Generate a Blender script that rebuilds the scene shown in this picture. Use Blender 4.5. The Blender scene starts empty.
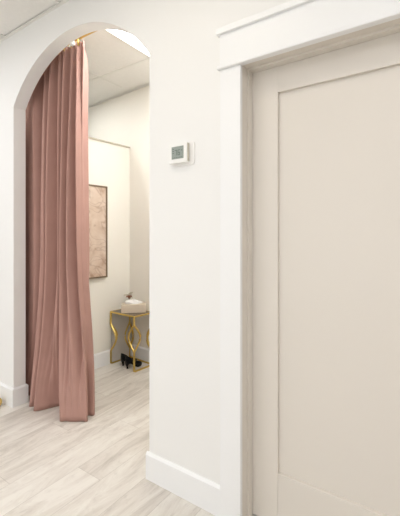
import bpy, bmesh, math, random
from mathutils import Vector, Matrix
random.seed(7)
S = bpy.context.scene
COL = S.collection
PI = math.pi

# ------------------------------------------------------------------ materials
def srgb(r, g, b):
    f = lambda c: (c/255/12.92) if c/255 <= .04045 else ((c/255+.055)/1.055)**2.4
    return (f(r), f(g), f(b), 1)

def mat(name, rgb, rough=.5, metal=0, spec=.5, bump=0, bscale=80, var=0, vscale=6, sheen=0, coat=0):
    m = bpy.data.materials.new(name); m.use_nodes = True
    nt = m.node_tree; b = nt.nodes['Principled BSDF']
    c = srgb(*rgb)
    b.inputs['Base Color'].default_value = c
    b.inputs['Roughness'].default_value = rough
    b.inputs['Metallic'].default_value = metal
    b.inputs['Specular IOR Level'].default_value = spec
    if sheen:
        b.inputs['Sheen Weight'].default_value = sheen
        b.inputs['Sheen Roughness'].default_value = .4
        b.inputs['Sheen Tint'].default_value = srgb(240, 225, 215)
    if coat: b.inputs['Coat Weight'].default_value = coat
    tc = nt.nodes.new('ShaderNodeTexCoord')
    if var:
        n = nt.nodes.new('ShaderNodeTexNoise'); n.inputs['Scale'].default_value = vscale; n.inputs['Detail'].default_value = 4
        nt.links.new(tc.outputs['Object'], n.inputs['Vector'])
        r = nt.nodes.new('ShaderNodeValToRGB')
        r.color_ramp.elements[0].position = .3; r.color_ramp.elements[1].position = .7
        r.color_ramp.elements[0].color = tuple(x*(1-var) for x in c[:3])+(1,)
        r.color_ramp.elements[1].color = tuple(min(1, x*(1+var*.5)) for x in c[:3])+(1,)
        nt.links.new(n.outputs['Fac'], r.inputs['Fac']); nt.links.new(r.outputs['Color'], b.inputs['Base Color'])
    if bump:
        n = nt.nodes.new('ShaderNodeTexNoise'); n.inputs['Scale'].default_value = bscale; n.inputs['Detail'].default_value = 3
        nt.links.new(tc.outputs['Object'], n.inputs['Vector'])
        bp = nt.nodes.new('ShaderNodeBump'); bp.inputs['Strength'].default_value = bump; bp.inputs['Distance'].default_value = .002
        nt.links.new(n.outputs['Fac'], bp.inputs['Height']); nt.links.new(bp.outputs['Normal'], b.inputs['Normal'])
    return m

def emit(name, rgb, strength):
    m = bpy.data.materials.new(name); m.use_nodes = True
    nt = m.node_tree; nt.nodes.remove(nt.nodes['Principled BSDF'])
    e = nt.nodes.new('ShaderNodeEmission'); e.inputs['Color'].default_value = srgb(*rgb); e.inputs['Strength'].default_value = strength
    nt.links.new(e.outputs[0], nt.nodes['Material Output'].inputs['Surface'])
    return m

def floor_material():
    m = bpy.data.materials.new('whitewashed_oak_planks'); m.use_nodes = True
    nt = m.node_tree; N = nt.nodes; L = nt.links; b = N['Principled BSDF']
    tc = N.new('ShaderNodeTexCoord'); sx = N.new('ShaderNodeSeparateXYZ'); L.new(tc.outputs['Object'], sx.inputs[0])
    def M(op, a, c=None):
        n = N.new('ShaderNodeMath'); n.operation = op
        for i, v in enumerate((a, c)):
            if v is None: continue
            if hasattr(v, 'is_output') or isinstance(v, bpy.types.NodeSocket): L.new(v, n.inputs[i])
            else: n.inputs[i].default_value = v
        return n.outputs[0]
    W, LEN = .18, 1.22
    u = M('DIVIDE', M('ADD', sx.outputs['X'], 1.64), W)
    row = M('FLOOR', u); fu = M('SUBTRACT', u, row)
    v = M('DIVIDE', M('ADD', M('ADD', sx.outputs['Y'], -1.22), M('MULTIPLY', row, .47)), LEN)
    colm = M('FLOOR', v); fv = M('SUBTRACT', v, colm)
    cv = N.new('ShaderNodeCombineXYZ'); L.new(M('ADD', row, 31.0), cv.inputs[0]); L.new(M('ADD', colm, 12.0), cv.inputs[1])
    wn = N.new('ShaderNodeTexWhiteNoise'); wn.noise_dimensions = '2D'; L.new(cv.outputs[0], wn.inputs['Vector'])
    # grain: noise stretched along the plank, shifted per plank
    gv = N.new('ShaderNodeCombineXYZ')
    L.new(M('ADD', M('MULTIPLY', sx.outputs['X'], 11.0), M('MULTIPLY', wn.outputs['Value'], 50.0)), gv.inputs[0])
    L.new(M('ADD', M('MULTIPLY', sx.outputs['Y'], 2.4), M('MULTIPLY', wn.outputs['Value'], 31.0)), gv.inputs[1])
    g = N.new('ShaderNodeTexNoise'); g.inputs['Scale'].default_value = 1.0; g.inputs['Detail'].default_value = 8; g.inputs['Roughness'].default_value = .68
    g.inputs['Distortion'].default_value = 1.1
    L.new(gv.outputs[0], g.inputs['Vector'])
    gv2 = N.new('ShaderNodeCombineXYZ')
    L.new(M('ADD', M('MULTIPLY', sx.outputs['X'], 60.0), M('MULTIPLY', wn.outputs['Value'], 90.0)), gv2.inputs[0])
    L.new(M('MULTIPLY', sx.outputs['Y'], 22.0), gv2.inputs[1])
    g2 = N.new('ShaderNodeTexNoise'); g2.inputs['Scale'].default_value = 1.0; g2.inputs['Detail'].default_value = 3
    L.new(gv2.outputs[0], g2.inputs['Vector'])
    ramp = N.new('ShaderNodeValToRGB'); cr = ramp.color_ramp
    cr.elements[0].position = .30; cr.elements[0].color = srgb(196, 188, 177)
    cr.elements[1].position = .62; cr.elements[1].color = srgb(228, 223, 214)
    e = cr.elements.new(.46); e.color = srgb(216, 209, 199)
    gg = M('ADD', g.outputs['Fac'], M('MULTIPLY', M('SUBTRACT', wn.outputs['Value'], .5), .20))
    L.new(gg, ramp.inputs['Fac'])
    r2 = N.new('ShaderNodeValToRGB'); r2.color_ramp.elements[0].position = .28; r2.color_ramp.elements[0].color = (.74, .73, .72, 1)
    r2.color_ramp.elements[1].position = .42; r2.color_ramp.elements[1].color = (1, 1, 1, 1)
    L.new(g2.outputs['Fac'], r2.inputs['Fac'])
    mx = N.new('ShaderNodeMixRGB'); mx.blend_type = 'MULTIPLY'; mx.inputs[0].default_value = .35
    L.new(ramp.outputs[0], mx.inputs[1]); L.new(r2.outputs[0], mx.inputs[2])
    # bevelled joints
    eu = M('MULTIPLY', M('MINIMUM', fu, M('SUBTRACT', 1.0, fu)), W)
    ev = M('MULTIPLY', M('MINIMUM', fv, M('SUBTRACT', 1.0, fv)), LEN)
    d = M('MINIMUM', eu, ev)
    j = M('LESS_THAN', d, .0012)
    mj = N.new('ShaderNodeMixRGB'); mj.blend_type = 'MULTIPLY'; L.new(M('MULTIPLY', j, .35), mj.inputs[0])
    L.new(mx.outputs[0], mj.inputs[1]); mj.inputs[2].default_value = srgb(150, 138, 122)
    L.new(mj.outputs[0], b.inputs['Base Color'])
    b.inputs['Roughness'].default_value = .42; b.inputs['Specular IOR Level'].default_value = .4
    bp = N.new('ShaderNodeBump'); bp.inputs['Strength'].default_value = .15; bp.inputs['Distance'].default_value = .001
    L.new(g2.outputs['Fac'], bp.inputs['Height']); L.new(bp.outputs['Normal'], b.inputs['Normal'])
    return m

def canvas_material():
    m = bpy.data.materials.new('abstract_canvas'); m.use_nodes = True
    nt = m.node_tree; N = nt.nodes; L = nt.links; b = N['Principled BSDF']
    tc = N.new('ShaderNodeTexCoord')
    n1 = N.new('ShaderNodeTexNoise'); n1.inputs['Scale'].default_value = 6; n1.inputs['Detail'].default_value = 8; n1.inputs['Roughness'].default_value = .6; n1.inputs['Distortion'].default_value = .4
    L.new(tc.outputs['Object'], n1.inputs['Vector'])
    r = N.new('ShaderNodeValToRGB'); cr = r.color_ramp
    cr.elements[0].position = .30; cr.elements[0].color = srgb(188, 157, 136)
    cr.elements[1].position = .66; cr.elements[1].color = srgb(228, 211, 194)
    e = cr.elements.new(.46); e.color = srgb(213, 190, 170)
    L.new(n1.outputs['Fac'], r.inputs['Fac']); 
    # thin brush lines
    n2 = N.new('ShaderNodeTexNoise'); n2.inputs['Scale'].default_value = 3.5; n2.inputs['Detail'].default_value = 2; n2.inputs['Distortion'].default_value = 2
    L.new(tc.outputs['Object'], n2.inputs['Vector'])
    r2 = N.new('ShaderNodeValToRGB'); c2 = r2.color_ramp
    c2.elements[0].position = .47; c2.elements[0].color = (1, 1, 1, 1)
    c2.elements[1].position = .53; c2.elements[1].color = (1, 1, 1, 1)
    e = c2.elements.new(.50); e.color = srgb(170, 130, 105)
    L.new(n2.outputs['Fac'], r2.inputs['Fac'])
    mx = N.new('ShaderNodeMixRGB'); mx.blend_type = 'MULTIPLY'; mx.inputs[0].default_value = .35
    L.new(r.outputs[0], mx.inputs[1]); L.new(r2.outputs[0], mx.inputs[2])
    L.new(mx.outputs[0], b.inputs['Base Color']); b.inputs['Roughness'].default_value = .8
    return m

WALL = mat('white_wall_paint', (243, 242, 239), .65, spec=.25, bump=.08, bscale=220)
FIT = mat('fitting_room_paint', (246, 242, 232), .65, spec=.25, bump=.08, bscale=220)
TRIM = mat('white_semi_gloss', (245, 245, 244), .38, spec=.35)
DOORP_JAMBSHADE = mat('door_paint_jamb_shade', (228, 221, 211), .42, spec=.35)  # door's own paint; on jamb and stop its tone is painted shade
CEILM = mat('ceiling_tile', (243, 241, 236), .9, spec=.1, bump=.4, bscale=120, var=.02, vscale=40)
TBAR = mat('white_grid_metal', (238, 236, 230), .5, spec=.3)
CAPM = mat('beige_cap', (196, 187, 168), .5)
FLOORM = floor_material()
ROSE = mat('dusty_rose_velvet', (183, 144, 133), .8, spec=.15, sheen=.06, bump=.15, bscale=400, var=.05, vscale=9)
GOLD = mat('brushed_gold', (216, 186, 112), .32, metal=1)
GOLDT = mat('table_gold', (212, 184, 108), .38, metal=1)
WHITEP = mat('white_plastic', (244, 243, 239), .4)
PLATE = mat('plate_plastic', (244, 242, 238), .45)
VENT = mat('vent_plastic', (206, 199, 184), .6)
LCD = mat('lcd_green', (152, 160, 152), .3)
LCDINK = mat('lcd_ink', (84, 100, 92), .5)
SMOKE = mat('smoked_top', (92, 74, 52), .15, coat=.3)
SHEETG = mat('grey_sheet', (206, 201, 194), .3)
CREAM = mat('cream_box', (222, 209, 190), .6)
TISSUE = mat('tissue_paper', (250, 249, 246), .9)
PETAL = mat('copper_petal', (164, 104, 70), .5)
LEAFM = mat('pale_leaf', (214, 205, 186), .6)
BLACK = mat('black_leather', (11, 11, 12), .6, spec=.2)
FRAMEM = mat('bronze_frame', (122, 102, 78), .4)
CANVAS = canvas_material()
GLOW = emit('hall_fill_diffuser', (249, 249, 253), 7.4)
GLOWD = emit('light_diffuser_door', (254, 244, 228), 10.5)
GLOWB = emit('light_diffuser_fitting', (249, 250, 250), 11.5)

# ------------------------------------------------------------------ helpers
def link(o, parent=None):
    COL.objects.link(o)
    if parent is not None: o.parent = parent
    return o

def obj(name, bm, m, parent=None, smooth=False, label=None):
    bmesh.ops.recalc_face_normals(bm, faces=bm.faces)
    me = bpy.data.meshes.new(name); bm.to_mesh(me); bm.free()
    if smooth:
        for p in me.polygons: p.use_smooth = True
    me.materials.append(m)
    o = link(bpy.data.objects.new(name, me), parent)
    if label: o['label'] = label
    return o

def tag(o, label, cat, group=None):
    o['label'] = label; o['category'] = cat
    if group: o['group'] = group
    return o

def thing(name, label, cat, loc=(0, 0, 0), rz=0, group=None):
    o = link(bpy.data.objects.new(name, None)); o.location = loc; o.rotation_euler = (0, 0, rz); o.empty_display_size = .05
    return tag(o, label, cat, group)

def struct(name, bm, m, parent=None, smooth=False):
    o = obj(name, bm, m, parent, smooth)
    if parent is None: o['kind'] = 'structure'
    return o

def box(bm, x0, x1, y0, y1, z0, z1, bevel=0, mtx=None):
    r = bmesh.ops.create_cube(bm, size=1)
    vs = r['verts']
    for v in vs:
        v.co = Vector(((x0+x1)/2+v.co.x*(x1-x0), (y0+y1)/2+v.co.y*(y1-y0), (z0+z1)/2+v.co.z*(z1-z0)))
    if bevel:
        es = list({e for v in vs for e in v.link_edges})
        rr = bmesh.ops.bevel(bm, geom=es, offset=bevel, segments=2, profile=.6, affect='EDGES')
        vs = list({v for f in rr['faces'] for v in f.verts} | {v for v in vs if v.is_valid})
    if mtx: bmesh.ops.transform(bm, matrix=mtx, verts=vs)
    return bm

def B(*a, **k): return box(bmesh.new(), *a, **k)

def prism(bm, pts, d, axis):
    """closed outline extruded by the vector d"""
    vs = [bm.verts.new(p) for p in pts]
    f = bm.faces.new(vs)
    r = bmesh.ops.extrude_face_region(bm, geom=[f])
    bmesh.ops.translate(bm, vec=d, verts=[g for g in r['geom'] if isinstance(g, bmesh.types.BMVert)])
    return bm

def tube(bm, pts, r, n=8, flat=None):
    """tube through points; flat=(a,b) gives a rectangular bar section"""
    pts = [Vector(p) for p in pts]; rings = []
    up0 = Vector((0, 0, 1))
    for i, p in enumerate(pts):
        t = (pts[min(i+1, len(pts)-1)]-pts[max(i-1, 0)]).normalized()
        a = t.cross(up0)
        if a.length < 1e-3: a = t.cross(Vector((0, 1, 0)))
        a.normalize(); b = t.cross(a).normalized()
        rr = r[i] if isinstance(r, (list, tuple)) else r
        rings.append([bm.verts.new(p+a*math.cos(2*PI*k/n)*rr+b*math.sin(2*PI*k/n)*rr) for k in range(n)])
    for i in range(len(rings)-1):
        for k in range(n):
            bm.faces.new((rings[i][k], rings[i][(k+1) % n], rings[i+1][(k+1) % n], rings[i+1][k]))
    bm.faces.new(rings[0]); bm.faces.new(rings[-1])
    return bm

def lathe(bm, prof, c=(0, 0, 0), n=24):
    rings = []
    for r, z in prof:
        rings.append([bm.verts.new((c[0]+r*math.cos(2*PI*k/n), c[1]+r*math.sin(2*PI*k/n), c[2]+z)) for k in range(n)])
    for i in range(len(rings)-1):
        for k in range(n): bm.faces.new((rings[i][k], rings[i][(k+1) % n], rings[i+1][(k+1) % n], rings[i+1][k]))
    bm.faces.new(rings[0]); bm.faces.new(rings[-1])
    return bm

def loft(bm, rings, cap=True):
    R = [[bm.verts.new(p) for p in r] for r in rings]; n = len(R[0])
    for i in range(len(R)-1):
        for k in range(n): bm.faces.new((R[i][k], R[i][(k+1) % n], R[i+1][(k+1) % n], R[i+1][k]))
    if cap: bm.faces.new(R[0]); bm.faces.new(R[-1])
    return bm

def catmull(P, n):
    out = []; m = len(P)-1
    for i in range(n+1):
        t = i/n*m; k = min(int(t), m-1); f = t-k
        p0, p1, p2, p3 = P[max(k-1, 0)], P[k], P[k+1], P[min(k+2, m)]
        out.append(tuple(.5*((2*b)+(-a+c)*f+(2*a-5*b+4*c-d)*f*f+(-a+3*b-3*c+d)*f**3) for a, b, c, d in zip(p0, p1, p2, p3)))
    return out

# ------------------------------------------------------------------ dimensions
WY, WT = 1.375, .092            # face and thickness of the wall with the arch and the door
WB = WY+WT
CH = 2.76                       # ceiling height
AL, AR, ASP, ARI = -2.608, -1.258, 2.222, .352      # arch opening: jambs, spring height, rise
DL, DR, DT = -.715, .125, 2.02  # door opening inside its jambs
ROOM = dict(x0=-4.6, x1=2.3, y0=-2.4, y1=2.95)
TH = math.radians(-4.4)         # the fitting rooms stand slightly turned against the hall
K = Vector((-2.680, 2.625))     # inner corner of the fitting room
def fit(u, v):                  # fitting-room frame: u to the right along its back wall, v towards the hall
    c, s = math.cos(TH), math.sin(TH)
    return (K.x+u*c+v*s*1, K.y+u*s-v*c)
FITM = Matrix.Translation((K.x, K.y, 0)) @ Matrix.Rotation(TH, 4, 'Z')   # local x along back wall, local -y towards the hall

# ------------------------------------------------------------------ room shell
struct('floor', B(ROOM['x0'], ROOM['x1'], ROOM['y0'], ROOM['y1'], -.1, 0), FLOORM)
struct('ceiling', B(ROOM['x0'], ROOM['x1'], ROOM['y0'], ROOM['y1'], CH+.006, CH+.1), CEILM)
# wall with arch and door opening
hw = (AR-AL)/2; cx = (AL+AR)/2
Rr = (hw*hw+ARI*ARI)/(2*ARI); cz = ASP+ARI-Rr; a0 = math.asin(hw/Rr)
arc = [(cx+Rr*math.sin(-a0+2*a0*i/48), cz+Rr*math.cos(-a0+2*a0*i/48)) for i in range(49)]
JB = .02
out = [(ROOM['x0'], 0), (AL, 0)]+arc+[(AR, 0), (DL-JB, 0), (DL-JB, DT+JB), (DR+JB, DT+JB), (DR+JB, 0), (ROOM['x1'], 0), (ROOM['x1'], CH+.006), (ROOM['x0'], CH+.006)]
struct('wall_front', prism(bmesh.new(), [(x, WY, z) for x, z in out], (0, WT, 0), 'y'), WALL)
struct('wall_left', B(ROOM['x0']-.1, ROOM['x0'], ROOM['y0'], ROOM['y1'], 0, CH+.006), WALL)
struct('wall_right', B(ROOM['x1'], ROOM['x1']+.1, ROOM['y0'], ROOM['y1'], 0, CH+.006), WALL)
WX0, WX1, WZ0, WZ1 = -3.4, 0.0, .45, 2.45       # unseen window added behind the camera to brighten the hall
bm = bmesh.new(); ya, yb = ROOM['y0']-.1, ROOM['y0']
box(bm, ROOM['x0'], WX0, ya, yb, 0, CH+.006); box(bm, WX1, ROOM['x1'], ya, yb, 0, CH+.006); box(bm, WX0, WX1, ya, yb, 0, WZ0); box(bm, WX0, WX1, ya, yb, WZ1, CH+.006)
struct('wall_behind', bm, WALL)
win = bpy.data.objects.new('fill_window_1', None); link(win); win['kind'] = 'structure'
bm = bmesh.new()
for xx in (WX0, (WX0+WX1)/2-.025, WX1-.05): box(bm, xx, xx+.05, ya+.02, yb-.02, WZ0, WZ1)
for z_ in (WZ0, WZ1-.05): box(bm, WX0+.05, WX1-.05, ya+.021, yb-.021, z_, z_+.05)
obj('fill_window_frame', bm, TRIM, win)
win_fill = bpy.data.lights.new('window_fill_light', 'AREA'); win_fill.shape = 'RECTANGLE'; win_fill.size = WX1-WX0; win_fill.size_y = WZ1-WZ0; win_fill.energy = 36; win_fill.color = (.935, .965, .99)  # added fill light shining in through the added window
so = link(bpy.data.objects.new('window_fill_light', win_fill)); so.location = ((WX0+WX1)/2, ya-.25, (WZ0+WZ1)/2); so.rotation_euler = (PI/2, 0, 0)
# fitting room: back wall to the ceiling, lower partition on the left, partition on the right
struct('wall_back', B(-1.95, 3.6, 0, .1, 0, CH+.006, mtx=FITM), FIT)
PH = 2.175
struct('wall_partition', B(-.09, 0, -1.128, 0, 0, PH, mtx=FITM), FIT)
struct('trim_1', B(-.10, .010, -1.128, 0, PH, PH+.014, mtx=FITM), CAPM)
struct('wall_partition_right', B(1.55, 1.64, -1.02, 0, 0, PH, mtx=FITM), FIT)

# baseboards with an eased top edge
def base_profile(t=.014, h=.139): return [(0, 0), (t, 0), (t, h-.012), (t*.55, h-.003), (t*.3, h), (0, h)]
def base_run(bm, p, q, nrm, t=.014, h=.139):
    p = Vector((p[0], p[1], 0)); q = Vector((q[0], q[1], 0)); n = Vector((nrm[0], nrm[1], 0)).normalized()
    return prism(bm, [p+n*a+Vector((0, 0, z)) for a, z in base_profile(t, h)], q-p, None)
bm = bmesh.new(); t = .014
base_run(bm, (ROOM['x0'], WY), (AL+t, WY), (0, -1)); base_run(bm, (AL, WY), (AL, WB), (1, 0)); base_run(bm, (ROOM['x0'], WB), (AL+t, WB), (0, 1))
struct('baseboard_left', bm, TRIM)
bm = bmesh.new()
base_run(bm, (AR-t, WY), (-.817, WY), (0, -1)); base_run(bm, (AR, WY), (AR, WB), (-1, 0)); base_run(bm, (AR-t, WB), (-.85, WB), (0, 1))
struct('baseboard_right', bm, TRIM)
bm = base_run(bmesh.new(), (0, -1.12), (0, 0), (1, 0)); bmesh.ops.transform(bm, matrix=FITM, verts=bm.verts)
struct('baseboard_partition', bm, TRIM)
bm = base_run(bmesh.new(), (.014, 0), (1.55, 0), (0, -1)); bmesh.ops.transform(bm, matrix=FITM, verts=bm.verts)
struct('baseboard_back', bm, TRIM)

# suspended ceiling: wall angle and T-bars
n = 2
def trim(bm, m):
    global n
    o = struct('trim_%d' % n, bm, m); n += 1; return o
trim(B(ROOM['x0'], ROOM['x1'], WY-.022, WY, CH-.003, CH), TBAR)
GX = [-2.70+.675*k for k in range(-2, 8)]
GYH = [.72, -.54, -1.80]
for x in GX: trim(B(x-.012, x+.012, ROOM['y0'], WY-.022, CH-.002, CH+.006), TBAR)
for y in GYH: trim(B(ROOM['x0'], ROOM['x1'], y-.012, y+.012, CH-.002, CH+.006), TBAR)
GXB = [-3.38, -2.66, -2.018, -1.325, -.65]
for x in GXB: trim(B(x-.012, x+.012, WB, 2.50, CH+.003, CH+.006), TBAR)
trim(B(ROOM['x0'], 1.0, 2.222-.012, 2.222+.012, CH+.003, CH+.006), TBAR)
bm = B(-1.95, 3.0, -.022, 0, CH-.003, CH, mtx=FITM); trim(bm, TBAR)

# ------------------------------------------------------------------ door with jambs, casing and headpiece
# jamb lining (open at the bottom) and the stop the door closes against
bm = bmesh.new()
box(bm, DL-JB, DL, WY-.002, WB+.034, 0, DT+JB); box(bm, DR, DR+JB, WY-.002, WB+.034, 0, DT+JB); box(bm, DL, DR, WY-.002, WB+.034, DT, DT+JB)
trim(bm, DOORP_JAMBSHADE)  # jamb is casing paint; its warm shade is put into the colour
bm = bmesh.new()
box(bm, DL, DL+.010, WY+.048, WY+.082, 0, DT); box(bm, DR-.010, DR, WY+.048, WY+.082, 0, DT); box(bm, DL+.010, DR-.010, WY+.048, WY+.082, DT-.010, DT)
trim(bm, DOORP_JAMBSHADE)  # stop has the same warm shade put into its colour
CASW = .100
trim(B(DL-CASW, DL+.002, WY-.020, WY, 0, DT-.006, bevel=.002), TRIM)
trim(B(DR-.002, DR+CASW, WY-.020, WY, 0, DT-.006, bevel=.002), TRIM)
bm = bmesh.new(); x0, x1 = DL-CASW, DR+CASW
box(bm, x0-.011, x1+.011, WY-.034, WY, DT-.006, DT+.011, bevel=.006)       # bead under the frieze
box(bm, x0, x1, WY-.022, WY, DT+.011, DT+.149)                              # frieze board
box(bm, x0-.014, x1+.014, WY-.036, WY, DT+.149, DT+.176, bevel=.004)        # cap
trim(bm, TRIM)
# shaker door: rails and stiles around one flat sunken panel
dy = WY+.084; ST = .127; dx0, dx1 = DL+.003, DR-.003; RT = DT-.122; RB = .235
door = bpy.data.objects.new('door_1', None); link(door); door['kind'] = 'structure'
obj('stile', B(dx0, dx0+ST, dy, dy+.038, .008, DT-.003, bevel=.0015), DOORP_JAMBSHADE, door)
obj('stile', B(dx1-ST, dx1, dy, dy+.038, .008, DT-.003, bevel=.0015), DOORP_JAMBSHADE, door)
obj('top_rail', B(dx0+ST, dx1-ST, dy, dy+.038, RT, DT-.003, bevel=.0015), DOORP_JAMBSHADE, door)
obj('bottom_rail', B(dx0+ST, dx1-ST, dy, dy+.038, .008, RB, bevel=.003), DOORP_JAMBSHADE, door)
obj('panel', B(dx0+ST, dx1-ST, dy+.015, dy+.029, RB, RT), DOORP_JAMBSHADE, door)

# ------------------------------------------------------------------ lights
def troffer(label, x0, x1, y0, y1, glow):
    t = thing('ceiling_light', label, 'light', ((x0+x1)/2, (y0+y1)/2, CH-.004))
    w, d = (x1-x0)/2, (y1-y0)/2
    bm = bmesh.new(); f = .016
    box(bm, -w, w, -d, -d+f, -.004, .008); box(bm, -w, w, d-f, d, -.004, .008); box(bm, -w, -w+f, -d+f, d-f, -.004, .008); box(bm, w-f, w, -d+f, d-f, -.004, .008)
    obj('frame', bm, TBAR, t); obj('diffuser', B(-w+f, w-f, -d+f, d-f, -.001, .004), glow, t)
    return t
troffer('square lit ceiling panel over the fitting room, seen through the arch top', -2.005, -1.337, 1.490, 2.210, GLOWB)
troffer('unseen square fill panel added over the fitting room, hidden behind the wall beside the arch', -1.313, -.662, 1.490, 2.210, GLOWB)  # extra panel added to light the partition more evenly
troffer('slim lit ceiling panel of the hall in front of the panelled door', GX[4]+.012, GX[5]-.012, .420, .708, GLOWD)
troffer('unseen long fill panel added to the hall ceiling before the arch', GX[1]+.012, GX[2]-.012, -.528, .708, GLOW)  # this and the next three hall panels are added for brightness
troffer('unseen long fill panel added at the far right of the hall', GX[7]+.012, GX[8]-.012, -.528, .708, GLOW)
troffer('unseen long fill panel added behind the camera on the left', GX[2]+.012, GX[3]-.012, -1.788, -.552, GLOW)
troffer('unseen long fill panel added behind the camera on the right', GX[5]+.012, GX[6]-.012, -1.788, -.552, GLOW)
troffer('unseen square fill panel added over the neighbouring fitting room', -3.368, -2.86, 1.612, 2.210, GLOWB)  # added to brighten the fitting rooms from beyond the partition

# ------------------------------------------------------------------ curtain
# plan curves (x, y) at rising heights: 17 stations = left edge, ridges and valleys, right edge
LV = [
 (0.006, [(-2.744,1.546),(-2.690,1.530),(-2.585,1.600),(-2.508,1.440),(-2.462,1.505),(-2.418,1.422),(-2.375,1.475),(-2.345,1.545),(-2.290,1.600),(-2.150,1.452),(-2.105,1.468),(-2.060,1.490),(-2.020,1.520),(-1.985,1.548),(-2.070,1.583),(-2.012,1.625),(-2.090,1.680)]),
 (0.16, [(-2.744,1.546),(-2.690,1.530),(-2.580,1.600),(-2.503,1.452),(-2.455,1.520),(-2.408,1.432),(-2.370,1.485),(-2.338,1.545),(-2.290,1.605),(-2.165,1.460),(-2.115,1.474),(-2.070,1.492),(-2.030,1.525),(-1.992,1.552),(-2.070,1.583),(-2.012,1.625),(-2.090,1.680)]),
 (0.5, [(-2.744,1.546),(-2.630,1.530),(-2.565,1.630),(-2.490,1.480),(-2.445,1.593),(-2.392,1.468),(-2.350,1.548),(-2.302,1.510),(-2.268,1.628),(-2.190,1.480),(-2.145,1.533),(-2.100,1.500),(-2.060,1.588),(-2.018,1.545),(-2.030,1.585),(-2.015,1.615),(-2.070,1.660)]),
 (1, [(-2.744,1.546),(-2.595,1.525),(-2.540,1.645),(-2.473,1.505),(-2.435,1.645),(-2.386,1.500),(-2.330,1.640),(-2.272,1.505),(-2.250,1.645),(-2.215,1.498),(-2.190,1.595),(-2.160,1.508),(-2.090,1.650),(-2.040,1.510),(-2.036,1.545),(-2.028,1.582),(-2.080,1.630)]),
 (1.6, [(-2.744,1.546),(-2.595,1.525),(-2.540,1.645),(-2.475,1.512),(-2.435,1.650),(-2.394,1.512),(-2.330,1.650),(-2.276,1.512),(-2.250,1.645),(-2.222,1.510),(-2.195,1.625),(-2.166,1.512),(-2.100,1.655),(-2.050,1.510),(-2.056,1.542),(-2.060,1.575),(-2.120,1.620)]),
 (2.15, [(-2.744,1.546),(-2.595,1.525),(-2.540,1.645),(-2.472,1.520),(-2.430,1.650),(-2.386,1.520),(-2.330,1.650),(-2.284,1.520),(-2.250,1.648),(-2.220,1.520),(-2.180,1.645),(-2.148,1.520),(-2.100,1.650),(-2.062,1.516),(-2.068,1.560),(-2.058,1.566),(-2.120,1.600)]),
 (2.52, [(-2.744,1.546),(-2.595,1.535),(-2.540,1.645),(-2.467,1.532),(-2.420,1.645),(-2.377,1.532),(-2.335,1.645),(-2.290,1.532),(-2.255,1.645),(-2.219,1.532),(-2.180,1.645),(-2.138,1.532),(-2.100,1.645),(-2.080,1.530),(-2.068,1.585),(-2.042,1.562),(-2.090,1.600)]),
 (2.625, [(-2.744,1.546),(-2.595,1.535),(-2.540,1.630),(-2.467,1.540),(-2.420,1.602),(-2.377,1.540),(-2.335,1.602),(-2.290,1.540),(-2.255,1.602),(-2.219,1.540),(-2.180,1.602),(-2.138,1.540),(-2.100,1.602),(-2.080,1.538),(-2.070,1.580),(-2.045,1.562),(-2.090,1.590)]),
]
NU, NZ = 256, 72
rows = [catmull(p, NU) for _, p in LV]; zs = [z for z, _ in LV]
def curtain_at(i, z):
    k = 0
    while k < len(zs)-2 and z > zs[k+1]: k += 1
    f = (z-zs[k])/(zs[k+1]-zs[k]); f = max(0, min(1, f))
    z0, z1 = zs[k], zs[k+1]; res = []
    for c in (0, 1):                                   # cubic through the levels
        a, b = rows[k][i][c], rows[k+1][i][c]
        ma = ((b-rows[k-1][i][c])/(z1-zs[k-1]) if k > 0 else (b-a)/(z1-z0))*(z1-z0)
        mb = ((rows[k+2][i][c]-a)/(zs[k+2]-z0) if k+2 < len(zs) else (b-a)/(z1-z0))*(z1-z0)
        f2, f3 = f*f, f**3
        res.append((2*f3-3*f2+1)*a+(f3-2*f2+f)*ma+(-2*f3+3*f2)*b+(f3-f2)*mb)
    u = i/NU; e = min(1, 6*u, 6*(1-u))*min(1, z/.35)
    res[1] += e*((.0055 if z < .6 else .0055+.0045*min(1, (z-.6)/.6))*math.sin(2*PI*21*u+.9*math.sin(7*u)+.5*z)+.003*math.sin(2*PI*37*u+1.7*z))
    return res
def cloth(z0, z1, nz, off=0):
    bm = bmesh.new(); g = []
    for j in range(nz+1):
        z = z0+(z1-z0)*j/nz; r = []
        for i in range(NU+1):
            x, y = curtain_at(i, z)
            if off:
                xa, ya = curtain_at(max(i-1, 0), z); xb, yb = curtain_at(min(i+1, NU), z)
                tx, ty = xb-xa, yb-ya; l = math.hypot(tx, ty) or 1
                x += ty/l*off; y -= tx/l*off
            # the hem sags a little in the valleys and kicks up at the left
            zz = z
            r.append(bm.verts.new((x, y, zz)))
        g.append(r)
    for j in range(nz):
        for i in range(NU): bm.faces.new((g[j][i], g[j][i+1], g[j+1][i+1], g[j+1][i]))
    return bm
cur = thing('curtain', 'floor-length dusty rose curtain drawn to the left inside the arch', 'curtain', (-2.35, 1.55, 0))
def place(o, root):
    o.location = -root.location; return o
c = place(obj('cloth', cloth(.006, 2.625, NZ), ROSE, cur, True), cur)
sm = c.modifiers.new('thick', 'SOLIDIFY'); sm.thickness = .0025; sm.offset = -1
h = place(obj('hem', cloth(.008, .075, 3, .0022), ROSE, cur, True), cur)
sm = h.modifiers.new('thick', 'SOLIDIFY'); sm.thickness = .0015; sm.offset = 1
RODY, RODZ = 1.557, 2.650
for k, xx in enumerate((-2.69, -2.467, -2.377, -2.29, -2.219, -2.138, -2.066)):
    bm = bmesh.new()
    box(bm, xx-.004, xx+.004, 1.528, 1.545, 2.585, 2.640)
    tube(bm, [(xx, RODY+.0125*math.sin(a), RODZ+.0125*math.cos(a)) for a in [PI*2*q/14 for q in range(14)]]+[(xx, RODY, RODZ+.0125)], .002, 6)
    place(obj('hook', bm, GOLD, cur, True), cur)
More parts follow.
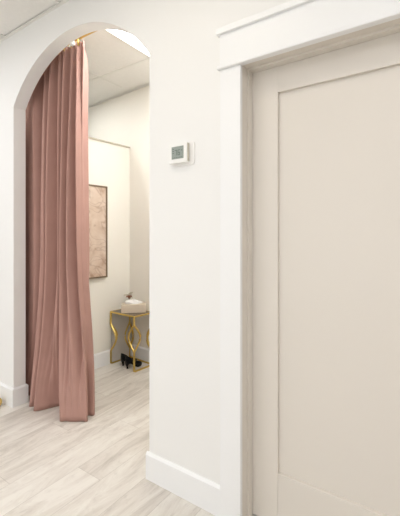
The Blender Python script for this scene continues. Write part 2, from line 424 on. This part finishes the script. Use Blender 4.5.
bm = bmesh.new(); box(bm, -2.122, -2.088, 1.512, 1.530, 2.588, 2.618, bevel=.004)
place(obj('carrier', bm, WHITEP, cur, label='small white carrier clip at the curtain top'), cur)
rod = thing('curtain_rod', 'slim gold rod high behind the arch that carries the rose curtain', 'curtain rod', (-2.0, RODY, RODZ))
bm = tube(bmesh.new(), [(-.765, 0, 0), (.84, 0, 0)], .010, 12)
obj('pole', bm, GOLD, rod, True)
for sx in (-.30, .70):
    bm = bmesh.new(); box(bm, sx-.012, sx+.012, WB-RODY, WB-RODY+.006, -.02, .03)
    tube(bm, [(sx, WB-RODY+.004, .006), (sx, -.004, .006)], .006, 8)
    obj('bracket', bm, GOLD, rod)

# ------------------------------------------------------------------ picture on the partition
pic = thing('picture', 'bronze-framed brown abstract canvas hanging on the fitting room partition', 'picture', (K.x, K.y, 0), TH)
pv0, pv1, pz0, pz1 = -.300, -.950, .860, 1.742
bm = bmesh.new(); fw = .014
box(bm, .001, .030, pv1, pv0, pz0, pz0+fw); box(bm, .001, .030, pv1, pv0, pz1-fw, pz1)
box(bm, .001, .030, pv1, pv1+fw, pz0+fw, pz1-fw); box(bm, .001, .030, pv0-fw, pv0, pz0+fw, pz1-fw)
obj('frame', bm, FRAMEM, pic)
obj('canvas', B(.004, .022, pv1+fw, pv0-fw, pz0+fw, pz1-fw), CANVAS, pic)

# ------------------------------------------------------------------ gold side table in the corner
TW, TD, TZ = .345, .235, .520
tx, ty = fit(.020+TW/2, .018+TD/2)
tb = thing('side_table', 'small gold side table with looping legs in the fitting room corner', 'table', (tx, ty, 0), TH)
w, d, s = TW/2, TD/2, .007
def bar(bm, p, q): 
    x0, x1 = sorted((p[0], q[0])); y0, y1 = sorted((p[1], q[1])); z0, z1 = sorted((p[2], q[2]))
    return box(bm, x0-s, x1+s, y0-s, y1+s, z0-s, z1+s, bevel=.0015)
bm = bmesh.new(); zt = TZ-s
bar(bm, (-w, -d, zt), (w, -d, zt)); bar(bm, (-w, d, zt), (w, d, zt)); bar(bm, (-w, -d+2*s, zt), (-w, d-2*s, zt)); bar(bm, (w, -d+2*s, zt), (w, d-2*s, zt))
obj('top_frame', bm, GOLDT, tb)
obj('tabletop', B(-w+s, w-s, -d+s, d-s, TZ-.009, TZ-.001), SMOKE, tb, label='smoky brown tabletop')
obj('side_sheet', B(-w-.003, -w+.001, -d+s, d-s, 2*s, zt-s), SHEETG, tb, label='thin greyish sheet on the wall side')  # plain grey sheet covering wall and baseboard on this side
bm = bmesh.new()
bar(bm, (-w, -d+2*s, s), (-w, d-2*s, s)); bar(bm, (w, -d+2*s, s), (w, d-2*s, s)); bar(bm, (-w, d, s), (w, d, s))
obj('base_rail', bm, GOLDT, tb)
def leg(sx, sy):
    x, y = sx*w, sy*d; bm = bmesh.new()
    za, zb = {(-1, -1): (.126, .40), (1, -1): (.18, .44), (-1, 1): (.10, .37), (1, 1): (.13, .40)}[sx, sy]
    bx_, by_ = (.055, .06) if sx < 0 and sy > 0 else (.080, .074)
    bar(bm, (x, y, 2*s), (x, y, za)); bar(bm, (x, y, zb), (x, y, zt-s))
    for dx_, dy_ in ((-sx, 0), (0, -sy)):
        P = [(x+dx_*bx_*math.sin(PI*q/16)**1.25, y+dy_*by_*math.sin(PI*q/16)**1.25, za+(zb-za)*q/16) for q in range(17)]
        tube(bm, P, .0092, 8)
    return bm
for sx in (-1, 1):
    for sy in (-1, 1): obj('leg', leg(sx, sy), GOLDT, tb)

# ------------------------------------------------------------------ tissue box, flower
bx, by = fit(.222, .135)
tbx = thing('tissue_box', 'cream tissue box on the gold side table, white tissue pulled up', 'box', (bx, by, TZ), math.radians(43))
bw, bd, bh = .116, .052, .080
bm = B(-bw, bw, -bd, bd, .0005, bh, bevel=.003)
obj('carton', bm, CREAM, tbx)
bm = bmesh.new(); rings = []
rnd = random.Random(3)
for j, (r, z) in enumerate(((.044, 0), (.050, .010), (.042, .024), (.030, .034), (.018, .040))):
    rings.append([(r*(1+.22*math.sin(5*a+j)+.12*math.sin(9*a))*1.45*math.cos(a)+.006*j*-.8, r*.62*(1+.2*math.cos(4*a+j))*math.sin(a), bh-.001+z+.006*math.sin(3*a+1.3*j)*(j > 0)) for a in [2*PI*k/28 for k in range(28)]])
loft(bm, rings)
obj('tissue', bm, TISSUE, tbx, True, label='crumpled white tissue')
fl = thing('dried_flower', 'small copper dried flower lying on the white tissue of the cream box', 'flower', (bx-.010, by-.012, TZ+bh+.044), TH)
fl.scale = (1.35, 1.35, 1.35)
def petal(bm, ang, tilt, L, wd):
    prev = None; m = Matrix.Rotation(ang, 4, 'Z') @ Matrix.Rotation(-tilt, 4, 'Y')
    R = []
    for i in range(7):
        t = i/6; ww = wd*math.sin(PI*(.12+.86*t))**.8; zc = .012*math.sin(PI*t)
        R.append([m @ Vector((L*t, -ww, zc+.006)), m @ Vector((L*t, 0, zc-.001)), m @ Vector((L*t, ww, zc+.006)), m @ Vector((L*t, 0, zc-.0035))])
    loft(bm, R)
for k in range(6):
    bm = bmesh.new(); petal(bm, k*PI/3+.3, math.radians(48 if k % 2 else 30), .034 if k % 2 else .030, .013)
    o = obj('petal', bm, PETAL, fl, True); o.location = (-.018, -.012, .002)
for k, (a, ti) in enumerate(((2.2, 60), (1.2, 66), (4.0, 35))):
    bm = bmesh.new(); petal(bm, a, math.radians(ti), .052, .013)
    o = obj('leaf', bm, LEAFM, fl, True); o.location = (-.018, -.006, .0)

# ------------------------------------------------------------------ black high-heeled shoes under the table
def shoe(label, loc, rz):
    t = thing('high_heel_shoe', label, 'shoe', loc, rz, 'pair of black heels')
    L = .178
    def sole(u):                                        # underside height along the shoe
        return .050*(1-1/(1+math.exp(-(u-.40)*13)))+.003
    def width(u):
        return .021+.016*math.exp(-((u-.68)/.22)**2)-.020*max(0, (u-.80)/.2)**1.6+.006*math.exp(-((u-.05)/.12)**2)*0
    def top(u):
        z = sole(u)
        return z+(.070-.034*u/.6 if u < .6 else .018+.018*math.sin(PI*min(1, (1-u)/.4*.9+.05)))
    rings = []
    for i in range(15):
        u = .002+i/14*.996; w_ = max(.004, width(u)*(1 if u > .06 else .62+u*6)); z0 = sole(u); z1 = top(u)
        if u < .6: dip = .75*(z1-z0)*min(1, max(.0, (u-.0)/.12))
        else: dip = max(0, .75*(.70-u)/.1)*(z1-z0) if u < .7 else 0
        x = (u-.1)*L
        rings.append([(x, -w_, z0), (x, -w_*1.05, z0+(z1-z0)*.5), (x, -w_*.82, z1), (x, -w_*.68, z1-.3*dip), (x, -w_*.5, z1-dip), (x, 0, z1-dip+(.004 if dip == 0 else 0)), (x, w_*.5, z1-dip), (x, w_*.68, z1-.3*dip), (x, w_*.82, z1), (x, w_*1.05, z0+(z1-z0)*.5), (x, w_, z0)])
    obj('upper', loft(bmesh.new(), rings), BLACK, t, True)
    rings = []
    for z, r, dx in ((0, .0080, .002), (.015, .0085, .001), (.032, .012, -.002), (.046, .018, -.001), (.056, .020, .002)):
        rings.append([(dx+r*math.cos(a)*1.05, r*math.sin(a), z) for a in [2*PI*k/12 for k in range(12)]])
    obj('heel', loft(bmesh.new(), rings), BLACK, t, True)
    bm = bmesh.new(); R = []
    for i in range(9):
        u = .5+i/8*.49; w_ = max(.004, width(u)*1.02); x = (u-.1)*L; z0 = sole(u)
        R.append([(x, -w_, z0-.003), (x, w_, z0-.003), (x, w_, z0+.003), (x, -w_, z0+.003)])
    obj('sole', loft(bm, R), BLACK, t)
    return t
shoe('black high-heeled shoe under the gold table, nearer the partition baseboard', (-2.545, 2.405, 0), math.radians(80))
shoe('black high-heeled shoe under the gold table, nearer its front right leg', (-2.456, 2.375, 0), math.radians(76))

# ------------------------------------------------------------------ thermostat
th = thing('thermostat', 'white digital thermostat with grey-green screen on the wall by the arch', 'thermostat', (-1.05, WY, 1.67))
q = [(px_+.016*math.cos(a), -.006, pz_+.016*math.sin(a)) for px_, pz_, a1 in ((.068, .038, 0), (-.036, .038, PI/2), (-.036, -.042, PI), (.068, -.042, PI*1.5)) for a in [a1+PI/2*k/6 for k in range(7)]]
obj('backplate', prism(bmesh.new(), q, (0, .006, 0), 'y'), PLATE, th)
obj('housing', B(-.055, .055, -.028, -.005, -.046, .050, bevel=.004), WHITEP, th)
obj('side_vent', B(.0545, .057, -.024, -.010, -.040, .044), VENT, th)
scr = obj('screen', B(-.036, .036, -.0295, -.027, -.026, .034, bevel=.0005), LCD, th, label='grey-green display')
SEG = {'a': (0, 1, 1, 1), 'b': (1, 1, 1, .5), 'c': (1, .5, 1, 0), 'd': (0, 0, 1, 0), 'e': (0, 0, 0, .5), 'f': (0, .5, 0, 1), 'g': (0, .5, 1, .5)}
bm = bmesh.new()
def digit(x, z, w_, h_, segs, t_):
    for q in segs:
        a, b_, c_, d_ = SEG[q]; xs = sorted((x+a*w_, x+c_*w_)); zz = sorted((z+b_*h_, z+d_*h_))
        box(bm, xs[0]-t_, xs[1]+t_, -.0300, -.0294, zz[0]-t_, zz[1]+t_)
digit(-.014, -.008, .010, .024, 'abc', .0013); digit(.004, -.008, .010, .024, 'acdefg', .0013)
for k in range(6): box(bm, -.030+k*.0105, -.024+k*.0105, -.0300, -.0294, -.021, -.0185)
for k in range(3): box(bm, -.030, -.022, -.0300, -.0294, .001+k*.010, .004+k*.010)
box(bm, .022, .030, -.0300, -.0294, .012, .015)
obj('digits', bm, LCDINK, scr)

# ------------------------------------------------------------------ brass vase at the left edge
vz = tag(obj('brass_vase', lathe(bmesh.new(), [(.018, 0), (.030, .006), (.040, .024), (.042, .040), (.034, .056), (.016, .066), (.010, .080), (.010, .105), (.013, .112)], n=28), GOLD, None, True),
         'round brass pot on the floor by the baseboard, cut by the left photo edge', 'vase')
vz.location = (-2.712, 1.300, .0)

# ------------------------------------------------------------------ camera, world, colour management
w_ = bpy.data.worlds.new('World'); S.world = w_; w_.use_nodes = True
w_.node_tree.nodes['Background'].inputs[0].default_value = (.9, .88, .85, 1); w_.node_tree.nodes['Background'].inputs[1].default_value = .3
cam = bpy.data.cameras.new('camera'); co = bpy.data.objects.new('camera', cam); link(co)
co.location = (0, 0, 1.28); co.rotation_euler = (PI/2, 0, math.atan(240/352))
cam.sensor_fit = 'HORIZONTAL'; cam.sensor_width = 36; cam.lens = 352/400*36; cam.shift_y = -24/400; cam.clip_start = .01
S.camera = co
S.view_settings.view_transform = 'Standard'; S.view_settings.look = 'None'; S.view_settings.gamma = 1; S.view_settings.use_curve_mapping = False
S.view_settings.exposure = -.06
